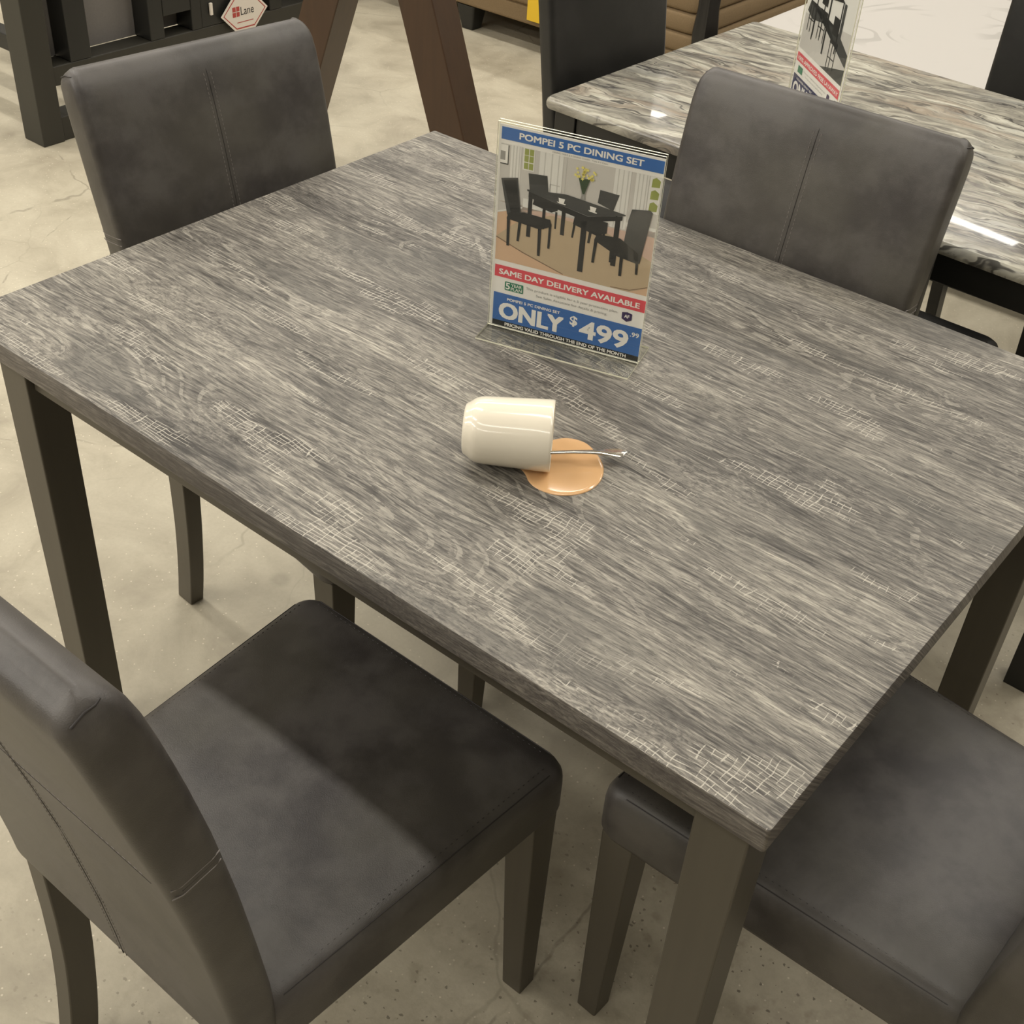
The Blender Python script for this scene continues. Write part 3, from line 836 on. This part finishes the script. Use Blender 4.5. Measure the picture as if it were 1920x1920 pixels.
# spoon: bowl inside the mug, handle sticking out over the puddle
sp = thing('spoon', 'silver teaspoon with fluted handle tip lying in the tipped mug, handle over the coffee', 'spoon', (0.150, -0.1775, ZT), math.atan2(0.0615, 0.060))
bm = bmesh.new()
rings = []
for d, w, t, z in ((-0.052, 0.0034, 0.0018, 0.0125), (-0.03, 0.0026, 0.0017, 0.0140), (0.0, 0.0027, 0.0019, 0.0150), (0.025, 0.0028, 0.0019, 0.0155), (0.045, 0.0033, 0.0019, 0.0152),
                   (0.058, 0.0045, 0.0019, 0.0142), (0.067, 0.0066, 0.0018, 0.0135), (0.074, 0.0082, 0.0017, 0.0133), (0.080, 0.0076, 0.0015, 0.0135), (0.0845, 0.0046, 0.0012, 0.0138), (0.088, 0.0010, 0.0007, 0.014)):
    ring = []
    for k in range(16):
        a = 2 * PI * k / 16
        zz = math.sin(a)
        fl = 0.0006 * math.cos(3 * a) if d > 0.05 else 0
        ring.append((d, w * math.cos(a), z + (t + fl) * zz))
    rings.append(ring)
loft(bm, rings)
obj('handle', bm, STEEL, sp)
bm = bmesh.new()
rings = []
for j in range(11):
    u = j / 10
    r = math.sin(PI * min(0.97, max(0.05, u))) ** 0.55
    d = -0.052 - 0.036 * u
    rings.append([(d, 0.0115 * r * math.cos(2 * PI * k / 16), 0.0122 - 0.0035 * math.sin(PI * u) + (0.0015 if math.sin(2 * PI * k / 16) > 0 else 0.0022) * r * math.sin(2 * PI * k / 16)) for k in range(16)])
loft(bm, rings)
obj('bowl', bm, STEEL, sp)

# ------------------------------------------------------------------ second table: streaked stone look top on black frame
T2 = thing('dining_table', 'dining table with glossy cream and grey streaked stone-look top on black frame, upper right', 'table', (-0.575, 0.731, 0), -0.03)
bm = bmesh.new()
rings = []
L2, D2m = 1.2, 0.725
for ins, z in ((0.006, 0.719), (0.002, 0.721), (0.0, 0.726), (0.0, 0.733), (0.0015, 0.7385), (0.0045, 0.7415), (0.009, 0.742)):
    rings.append([(px + L2 / 2, py + D2m / 2, z) for px, py in rrect(L2 - 2 * ins, D2m - 2 * ins, 0.012, 5)])
loft(bm, rings)
obj('tabletop', bm, MARBLE, T2)
for x0 in (0.018, L2 - 0.066):
    for y0 in (0.014, D2m - 0.062):
        bm = bmesh.new()
        box(bm, x0, x0 + 0.048, y0, y0 + 0.048, 0, 0.7188)
        bevel(obj('leg', bm, BLACKWOOD, T2, smooth=False), 0.0015)
for d in ((0.0665, L2 - 0.0665, 0.018, 0.036), (0.0665, L2 - 0.0665, D2m - 0.036, D2m - 0.018), (0.022, 0.040, 0.0625, D2m - 0.0625), (L2 - 0.040, L2 - 0.022, 0.0625, D2m - 0.0625)):
    bm = bmesh.new()
    box(bm, *d, 0.668, 0.7188)
    bevel(obj('apron', bm, BLACKWOOD, T2, smooth=False), 0.001)

# black chairs of that set
ZS = [0.30, 0.38, 0.46, 0.6, 0.8, 0.95, 1.0]
def bprof(lean, th):
    f = [(z, -lean * max(0, (z - 0.42) / 0.56) ** 1.2) for z in ZS]
    return f, [(z, v - th) for z, v in f]
GB = 'black chairs around the stone-look table'
f1, r1 = bprof(0.070, 0.040)
f2, r2 = bprof(0.020, 0.034)
bc = thing('dining_chair', 'black faux leather dining chair at the left end of the streaked stone-look table', 'chair', (-0.592, 1.005, 0), -PI / 2 - 0.03, GB)
chair_parts(bc, W0=0.355, W1=0.40, top=1.10, seat_z=0.46, leather=BLACKLEATHER, legm=BLACKWOOD, stitch=False, yf=f1, yr=r1)
bc = thing('dining_chair', 'black dining chair on the far side of the stone-look table, beside the white mattress', 'chair', (0.090, 1.740, 0), PI - 0.0, GB)
chair_parts(bc, W0=0.39, W1=0.42, top=1.02, seat_z=0.46, leather=BLACKLEATHER, legm=BLACKWOOD, stitch=False, yf=f1, yr=r1)
bc = thing('dining_chair', 'black chair under the near side of the stone-look table, mostly hidden by a grey-brown chair', 'chair', (0.070, 0.645, 0), 0.0, GB)
chair_parts(bc, W0=0.345, W1=0.43, top=0.93, seat_z=0.44, leather=BLACKLEATHER, legm=BLACKWOOD, stitch=False, yf=f2, yr=r2)

# second price sign, turned on the stone-look table
a2 = Vector((-0.256, 1.084)); b2v = Vector((-0.088, 0.937))
ang2 = math.atan2(b2v.y - a2.y, b2v.x - a2.x)
W2 = (b2v - a2).length
s2 = thing('price_sign', 'clear acrylic stand with counter height dining set card, turned edge-on on the stone-look table', 'sign', (a2.x, a2.y, 0.742), ang2)
def card2():
    global CW
    bm = bmesh.new()
    w, h = W2, 0.2755
    box(bm, 0.0012, w - 0.0012, 0.0002, 0.0008, 0.0015, h - 0.003, WH)
    rect(bm, 0.005, 0.2545, w - 0.005, 0.2697, 3, NV)
    text(bm, '5 PC COUNTER HEIGHT SET', 0.02, 0.2584, w - 0.04, 0.0076, 5, WH, 0.02)
    rect(bm, 0.005, 0.098, w - 0.005, 0.2490, 1, LI)
    flat(bm, [(0.005, 0.160), (w - 0.005, 0.185), (w - 0.005, 0.098), (0.005, 0.098)], 2, WA)
    flat(bm, [(0.110, 0.098), (w - 0.005, 0.126), (w - 0.005, 0.098)], 3, D2)
    flat(bm, [(0.012, 0.166), (0.020, 0.186), (0.085, 0.186), (0.180, 0.140), (w - 0.006, 0.128), (w - 0.006, 0.150), (0.15, 0.176), (0.09, 0.166), (0.04, 0.158)], 3, D2)
    flat(bm, [(0.04, 0.234), (0.11, 0.243), (0.165, 0.222), (0.105, 0.212), (0.045, 0.222)], 6, DK)
    for u, v0, v1, wd in ((0.050, 0.125, 0.225, 0.0022), (0.108, 0.118, 0.214, 0.003), (0.160, 0.135, 0.222, 0.0022), (0.085, 0.14, 0.22, 0.002)):
        rect(bm, u - wd, v0, u + wd, v1, 5, DK)
    for u0, v0 in ((0.022, 0.150), (0.135, 0.118), (0.070, 0.150)):
        rect(bm, u0, v0 + 0.045, u0 + 0.026, v0 + 0.075, 7, DK)
        rect(bm, u0, v0 + 0.030, u0 + 0.034, v0 + 0.037, 7, DK)
        for du in (0.002, 0.014, 0.031):
            rect(bm, u0 + du - 0.0012, v0 - 0.016, u0 + du + 0.0012, v0 + 0.030, 6, DK)
        rect(bm, u0, v0 + 0.005, u0 + 0.032, v0 + 0.007, 6, DK)
    rect(bm, 0.165, 0.165, 0.175, 0.222, 5, D2)
    rect(bm, 0.118, 0.225, 0.134, 0.240, 7, DK)
    rect(bm, 0.005, 0.0740, w - 0.005, 0.0900, 3, RD)
    text(bm, '100% APPROVED FREE LAYAWAY', 0.011, 0.0776, w - 0.022, 0.0076, 5, WH, 0.02)
    rect(bm, 0.019, 0.056, 0.042, 0.0685, 3, GN)
    text(bm, 'This product is eligible for a 5 year protection plan.', 0.047, 0.0637, 0.115, 0.0036, 5, GY, 0.0)
    text(bm, 'See Sales Associate for details & pricing.', 0.060, 0.0572, 0.09, 0.0036, 5, GY, 0.0)
    flat(bm, [(0.168, 0.0585), (0.174, 0.0552), (0.180, 0.0585), (0.180, 0.0672), (0.174, 0.0688), (0.168, 0.0672)], 3, PU)
    rect(bm, 0.005, 0.0105, w - 0.005, 0.0505, 3, NV)
    rect(bm, 0.005, 0.003, w - 0.005, 0.0106, 3, BK)
    text(bm, 'COUNTER HEIGHT SET', 0.022, 0.0430, 0.080, 0.0034, 5, WH, 0.02)
    text(bm, 'ONLY', 0.013, 0.0150, 0.085, 0.0238, 5, WH, 0.028)
    return bm
acrylic_stand(s2, W2, 0.2765)
obj('card', card2(), CM, s2, smooth=False)

# ------------------------------------------------------------------ mattress
mt = thing('mattress', 'white mattress with pale swirl pattern lying behind the stone-look table', 'mattress', (-1.02, 2.07, 0))
bm = bmesh.new()
rings = []
for ins, z in ((0.03, 0.22), (0.01, 0.225), (0.0, 0.245), (0.0, 0.43), (0.006, 0.447), (0.02, 0.456), (0.045, 0.461), (0.1, 0.464), (0.3, 0.466)):
    rings.append([(px + 1.0, py + 0.95, z) for px, py in rrect(2.0 - 2 * ins, 1.9 - 2 * ins, max(0.09 - ins * 0.3, 0.02), 8)])
loft(bm, rings)
obj('cover', bm, TICK, mt, angle=60)
bm = bmesh.new()
for zz in (0.242, 0.432):
    pts = [(px + 1.0, py + 0.95, zz) for px, py in rrect(2.0 + 0.002, 1.9 + 0.002, 0.09, 8)]
    tube(bm, pts + [pts[0]], 0.005, 6)
obj('piping', bm, WHITETAG, mt)
bm = bmesh.new()
box(bm, 0.03, 1.97, 0.03, 1.87, 0.0, 0.219)
bevel(obj('base', bm, BLACKWOOD, mt, smooth=False), 0.01)

# ------------------------------------------------------------------ sofa behind
SOX = -1.40
so = thing('sofa', 'tan brown upholstered sofa with dark carved post, at the top edge behind the black chair', 'sofa', (-1.40, 2.70, 0))
bm = bmesh.new()
box(bm, -1.52, -0.02, 0.012, 0.95, 0.095, 0.165)
bevel(obj('base', bm, SOFAM, so, smooth=False), 0.012, 3)
z = 0.166
for hgt in (0.066, 0.070, 0.090, 0.12):
    bm = bmesh.new()
    rings = []
    for ins, zz in ((0.012, z), (0.003, z + 0.006), (0.0, z + 0.015), (0.0, z + hgt - 0.015), (0.003, z + hgt - 0.006), (0.012, z + hgt - 0.001)):
        rings.append([(px - 0.77, py + 0.475, zz) for px, py in rrect(1.52 - 2 * ins, 0.95 - 2 * ins, 0.05, 5)])
    loft(bm, rings)
    obj('cushion', bm, SOFAM, so, angle=60)
    z += hgt
for lx, ly in ((-1.075, 0.06), (-0.1, 0.88), (-1.45, 0.88)):
    bm = bmesh.new()
    loft(bm, [[(lx + px * 0.7, ly + py * 0.7, 0.0) for px, py in rrect(0.08, 0.08, 0.01)], [(lx + px, ly + py, 0.0945) for px, py in rrect(0.09, 0.09, 0.01)]])
    obj('leg', bm, BLACKWOOD, so, smooth=False)
bm = bmesh.new()
rings = []
for zz, r in ((0.0, 0.034), (0.05, 0.040), (0.12, 0.036), (0.20, 0.040), (0.28, 0.044), (0.36, 0.036), (0.44, 0.040), (0.50, 0.036)):
    rings.append([(0.046 + r * (1 + 0.08 * math.cos(6 * 2 * PI * k / 30)) * math.cos(2 * PI * k / 30), -0.058 + r * (1 + 0.08 * math.cos(6 * 2 * PI * k / 30)) * math.sin(2 * PI * k / 30), zz) for k in range(30)])
loft(bm, rings)
o = obj('arm_post', bm, newmat('carved_black_wood', (0.014, 0.013, 0.012), 0.22)[0], so)
o['label'] = 'glossy dark carved wooden arm post'
bm = bmesh.new()
box(bm, 0, 0.068, 0, 0.0015, 0.0, 0.34)
yt = obj('price_tag', bm, YELLOWP, None, smooth=False)
yt.location = (-2.150, 2.693, 0.120)
tag(yt, 'yellow tag hanging on the front of the tan brown sofa', 'tag')

# ------------------------------------------------------------------ walnut trestle table (only its splayed legs reach into view)
tr = thing('trestle_table', 'brown wooden table with thick splayed A-shaped legs beyond the grey table', 'table', (-1.60, 1.37, 0))
def beam(bm, p, q, w, d, zdir=None):
    p, q = Vector(p), Vector(q)
    t = (q - p).normalized()
    side = Vector((-t.y, t.x, 0))
    side = Vector((0.259, -0.966, 0)) if side.length < 2 else side
    nrm = t.cross(side).normalized()
    side = nrm.cross(t).normalized()
    rings = []
    for c in (p, q):
        # cut horizontally at the floor and at the top
        rr = []
        for a, b2 in ((-1, -1), (1, -1), (1, 1), (-1, 1)):
            v = c + nrm * a * w / 2 + side * b2 * d / 2
            k = (c.z - v.z) / t.z
            rr.append(v + t * k)
        rings.append(rr)
    loft(bm, rings)
for foot, apex in ((Vector((0.290, 0.075, 0)), Vector((0.03, 0.005, 0.90))), (Vector((-0.345, -0.078, 0)), Vector((-0.05, -0.005, 0.90)))):
    bm = bmesh.new()
    beam(bm, foot, apex, 0.100, 0.125)
    bevel(obj('leg', bm, BROWNWOOD, tr, smooth=False), 0.003)
bm = bmesh.new()
box(bm, -0.09, 0.09, -0.05, 0.05, 0.88, 0.93)
obj('brace', bm, BROWNWOOD, tr, smooth=False)

# ------------------------------------------------------------------ black framed bench and counter table at the upper left
lt = thing('console_frame', 'black wooden frame with thick square legs, rails and grey panels at upper left', 'console', (-2.56, 0.874, 0))
def part(name, x0, x1, y0, y1, z0, z1, m, parent, bv=0.003):
    bm = bmesh.new()
    box(bm, x0, x1, y0, y1, z0, z1)
    return bevel(obj(name, bm, m, parent, smooth=False), bv)
part('leg', -0.10, 0.0, 0.0, 0.075, 0.0, 0.90, ESPRESSO, lt)
part('leg', -0.95, -0.85, 0.0, 0.075, 0.0, 0.90, ESPRESSO, lt)
part('leg', -0.10, 0.0, 1.10, 1.175, 0.0, 0.90, ESPRESSO, lt)
part('bottom_rail', -0.085, -0.006, 0.0755, 1.0995, 0.0, 0.074, ESPRESSO, lt)
part('lower_rail', -0.085, -0.006, 0.0755, 1.0995, 0.168, 0.226, ESPRESSO, lt)
part('upright', -0.085, -0.004, 0.140, 0.214, 0.2265, 0.90, BLACKWOOD, lt)
part('upright', -0.085, -0.004, 0.435, 0.490, 0.2265, 0.60, BLACKWOOD, lt)
part('upright', -0.085, -0.004, 0.600, 0.640, 0.2265, 0.60, BLACKWOOD, lt)
part('cross_rail', -0.085, -0.004, 0.4905, 0.5995, 0.292, 0.35, BLACKWOOD, lt)
part('panel', -0.085, -0.006, 0.6405, 0.860, 0.2265, 0.60, BLACKWOOD, lt)
part('upright', -0.085, -0.004, 0.930, 0.985, 0.2265, 0.60, BLACKWOOD, lt)
part('shelf', -0.75, -0.106, 0.435, 1.0, 0.335, 0.352, BLACKWOOD, lt)
part('stretcher', -0.84, -0.1005, 0.145, 0.200, 0.17, 0.222, BLACKWOOD, lt)
part('back_panel', -0.105, -0.0865, 0.08, 1.09, 0.2265, 0.80, CUSHM, lt, 0.001)['label'] = 'grey panel'
part('handle', -0.0035, 0.004, 0.672, 0.682, 0.262, 0.300, WHITETAG, lt, 0.001)['label'] = 'small white pull'

# hexagonal maker's tag hanging on the bench, facing +x
hx = thing('hang_tag', 'white hexagonal hang tag with red border and red square on the black frame', 'tag', (-2.548, 1.580, 0.250), math.radians(90))
bm = bmesh.new()
def hexa(w, h, c): return [(0, 0), (c, h / 2), (w - c, h / 2), (w, 0), (w - c, -h / 2), (c, -h / 2)]
def slab(bm, pts, u0, t0, t1, mi):
    a = [bm.verts.new((u + u0, t0, v)) for u, v in pts]
    b2 = [bm.verts.new((u + u0, t1, v)) for u, v in pts]
    n = len(pts)
    bm.faces.new(a).material_index = mi
    bm.faces.new(list(reversed(b2))).material_index = mi
    for i in range(n):
        bm.faces.new((a[i], b2[i], b2[(i + 1) % n], a[(i + 1) % n])).material_index = mi
slab(bm, hexa(0.200, 0.115, 0.058), 0.0, 0.0, 0.002, 0)
obj('card', bm, WHITETAG, hx, smooth=False)
bm = bmesh.new()
o1 = hexa(0.182, 0.101, 0.052); i1 = hexa(0.174, 0.093, 0.049)
A1 = [bm.verts.new((u + 0.009, -0.0004, v)) for u, v in o1]
I1 = [bm.verts.new((u + 0.013, -0.0004, v)) for u, v in i1]
for i in range(6):
    bm.faces.new((A1[i], A1[(i + 1) % 6], I1[(i + 1) % 6], I1[i])).material_index = 0
rect(bm, 0.048, -0.010, 0.078, 0.022, 4, 0)
rect(bm, 0.0620, -0.010, 0.0640, 0.022, 6, 1)
rect(bm, 0.048, 0.0050, 0.078, 0.0070, 6, 1)
text(bm, 'Lane', 0.083, -0.008, 0.056, 0.026, 5, 2, 0.0)
rect(bm, 0.065, -0.031, 0.135, -0.0285, 4, 0)
obj('print', bm, [newmat('tag_red', (0.42, 0.06, 0.05), 0.5)[0], WHITETAG, BLACKP], hx, smooth=False)

# a low crate base seen at the very top edge between the splayed legs
bx = tag(obj('ottoman', (lambda b: (box(b, -0.34, 0.0, 0.0, 0.30, 0.0, 0.35), b)[1])(bmesh.new()), BROWNWOOD, None, smooth=False),
         'dark brown block at the top edge between the splayed brown legs', 'ottoman')
bx.location = (-3.02, 2.60, 0)
bx.rotation_euler = (0, 0, -0.12)
bevel(bx, 0.004)

# ------------------------------------------------------------------ light
w = bpy.data.worlds.new('World')
S.world = w
w.use_nodes = True
w.node_tree.nodes['Background'].inputs[0].default_value = (1.0, 0.955, 0.86, 1)
w.node_tree.nodes['Background'].inputs[1].default_value = 0.3

def strip(x, y, z, power, sx=2.4, sy=0.16, rz=0.0):
    l = bpy.data.lights.new('ceiling_strip', 'AREA')
    l.shape = 'RECTANGLE'
    l.size = sx; l.size_y = sy
    l.energy = power
    l.color = (1.0, 0.95, 0.87)
    o = bpy.data.objects.new('ceiling_strip', l)
    COL.objects.link(o)
    o.location = (x, y, z)
    o.rotation_euler = (0, 0, rz)
for x, y, p in ((-5.2, 6.6, 0.6), (-2.2, 6.6, 0.6), (0.8, 6.6, 0.6),
                (-5.2, 4.4, 0.6), (-2.2, 4.4, 0.65), (0.8, 4.4, 0.7), (3.4, 4.4, 0.4),
                (-5.2, 2.2, 0.7), (-2.2, 2.2, 0.75), (0.8, 2.2, 0.75), (3.4, 2.2, 0.4),
                (-5.2, 0.0, 0.8), (-2.2, 0.0, 0.75), (0.8, 0.0, 0.5),
                (-5.2, -2.2, 0.9), (-2.2, -2.2, 0.85), (0.8, -2.4, 0.3),
                (-5.2, -4.3, 1.5), (-2.2, -4.3, 1.4), (0.8, -4.3, 0.45)):
    strip(x, y, 3.44, 30 * p)

# ------------------------------------------------------------------ camera
cam = bpy.data.cameras.new('camera')
cam.sensor_width = 36.0
cam.sensor_fit = 'HORIZONTAL'
cam.lens = 2351.275 / 1920 * 36.0
cam.clip_start = 0.02
co = bpy.data.objects.new('camera', cam)
COL.objects.link(co)
R = ((0.77070445, 0.63450352, 0.05848014), (0.4290303, -0.44887877, -0.78386277), (-0.4711132, 0.62921628, -0.61817411))
M = Matrix(((R[0][0], -R[1][0], -R[2][0]), (R[0][1], -R[1][1], -R[2][1]), (R[0][2], -R[1][2], -R[2][2]))).to_4x4()
M.translation = Vector((0.8094279, -1.1217149, 1.5736837))
co.matrix_world = M
S.camera = co

S.view_settings.view_transform = 'Standard'
S.view_settings.look = 'None'
S.view_settings.gamma = 1.0
S.view_settings.exposure = 0.84
S.view_settings.use_curve_mapping = False
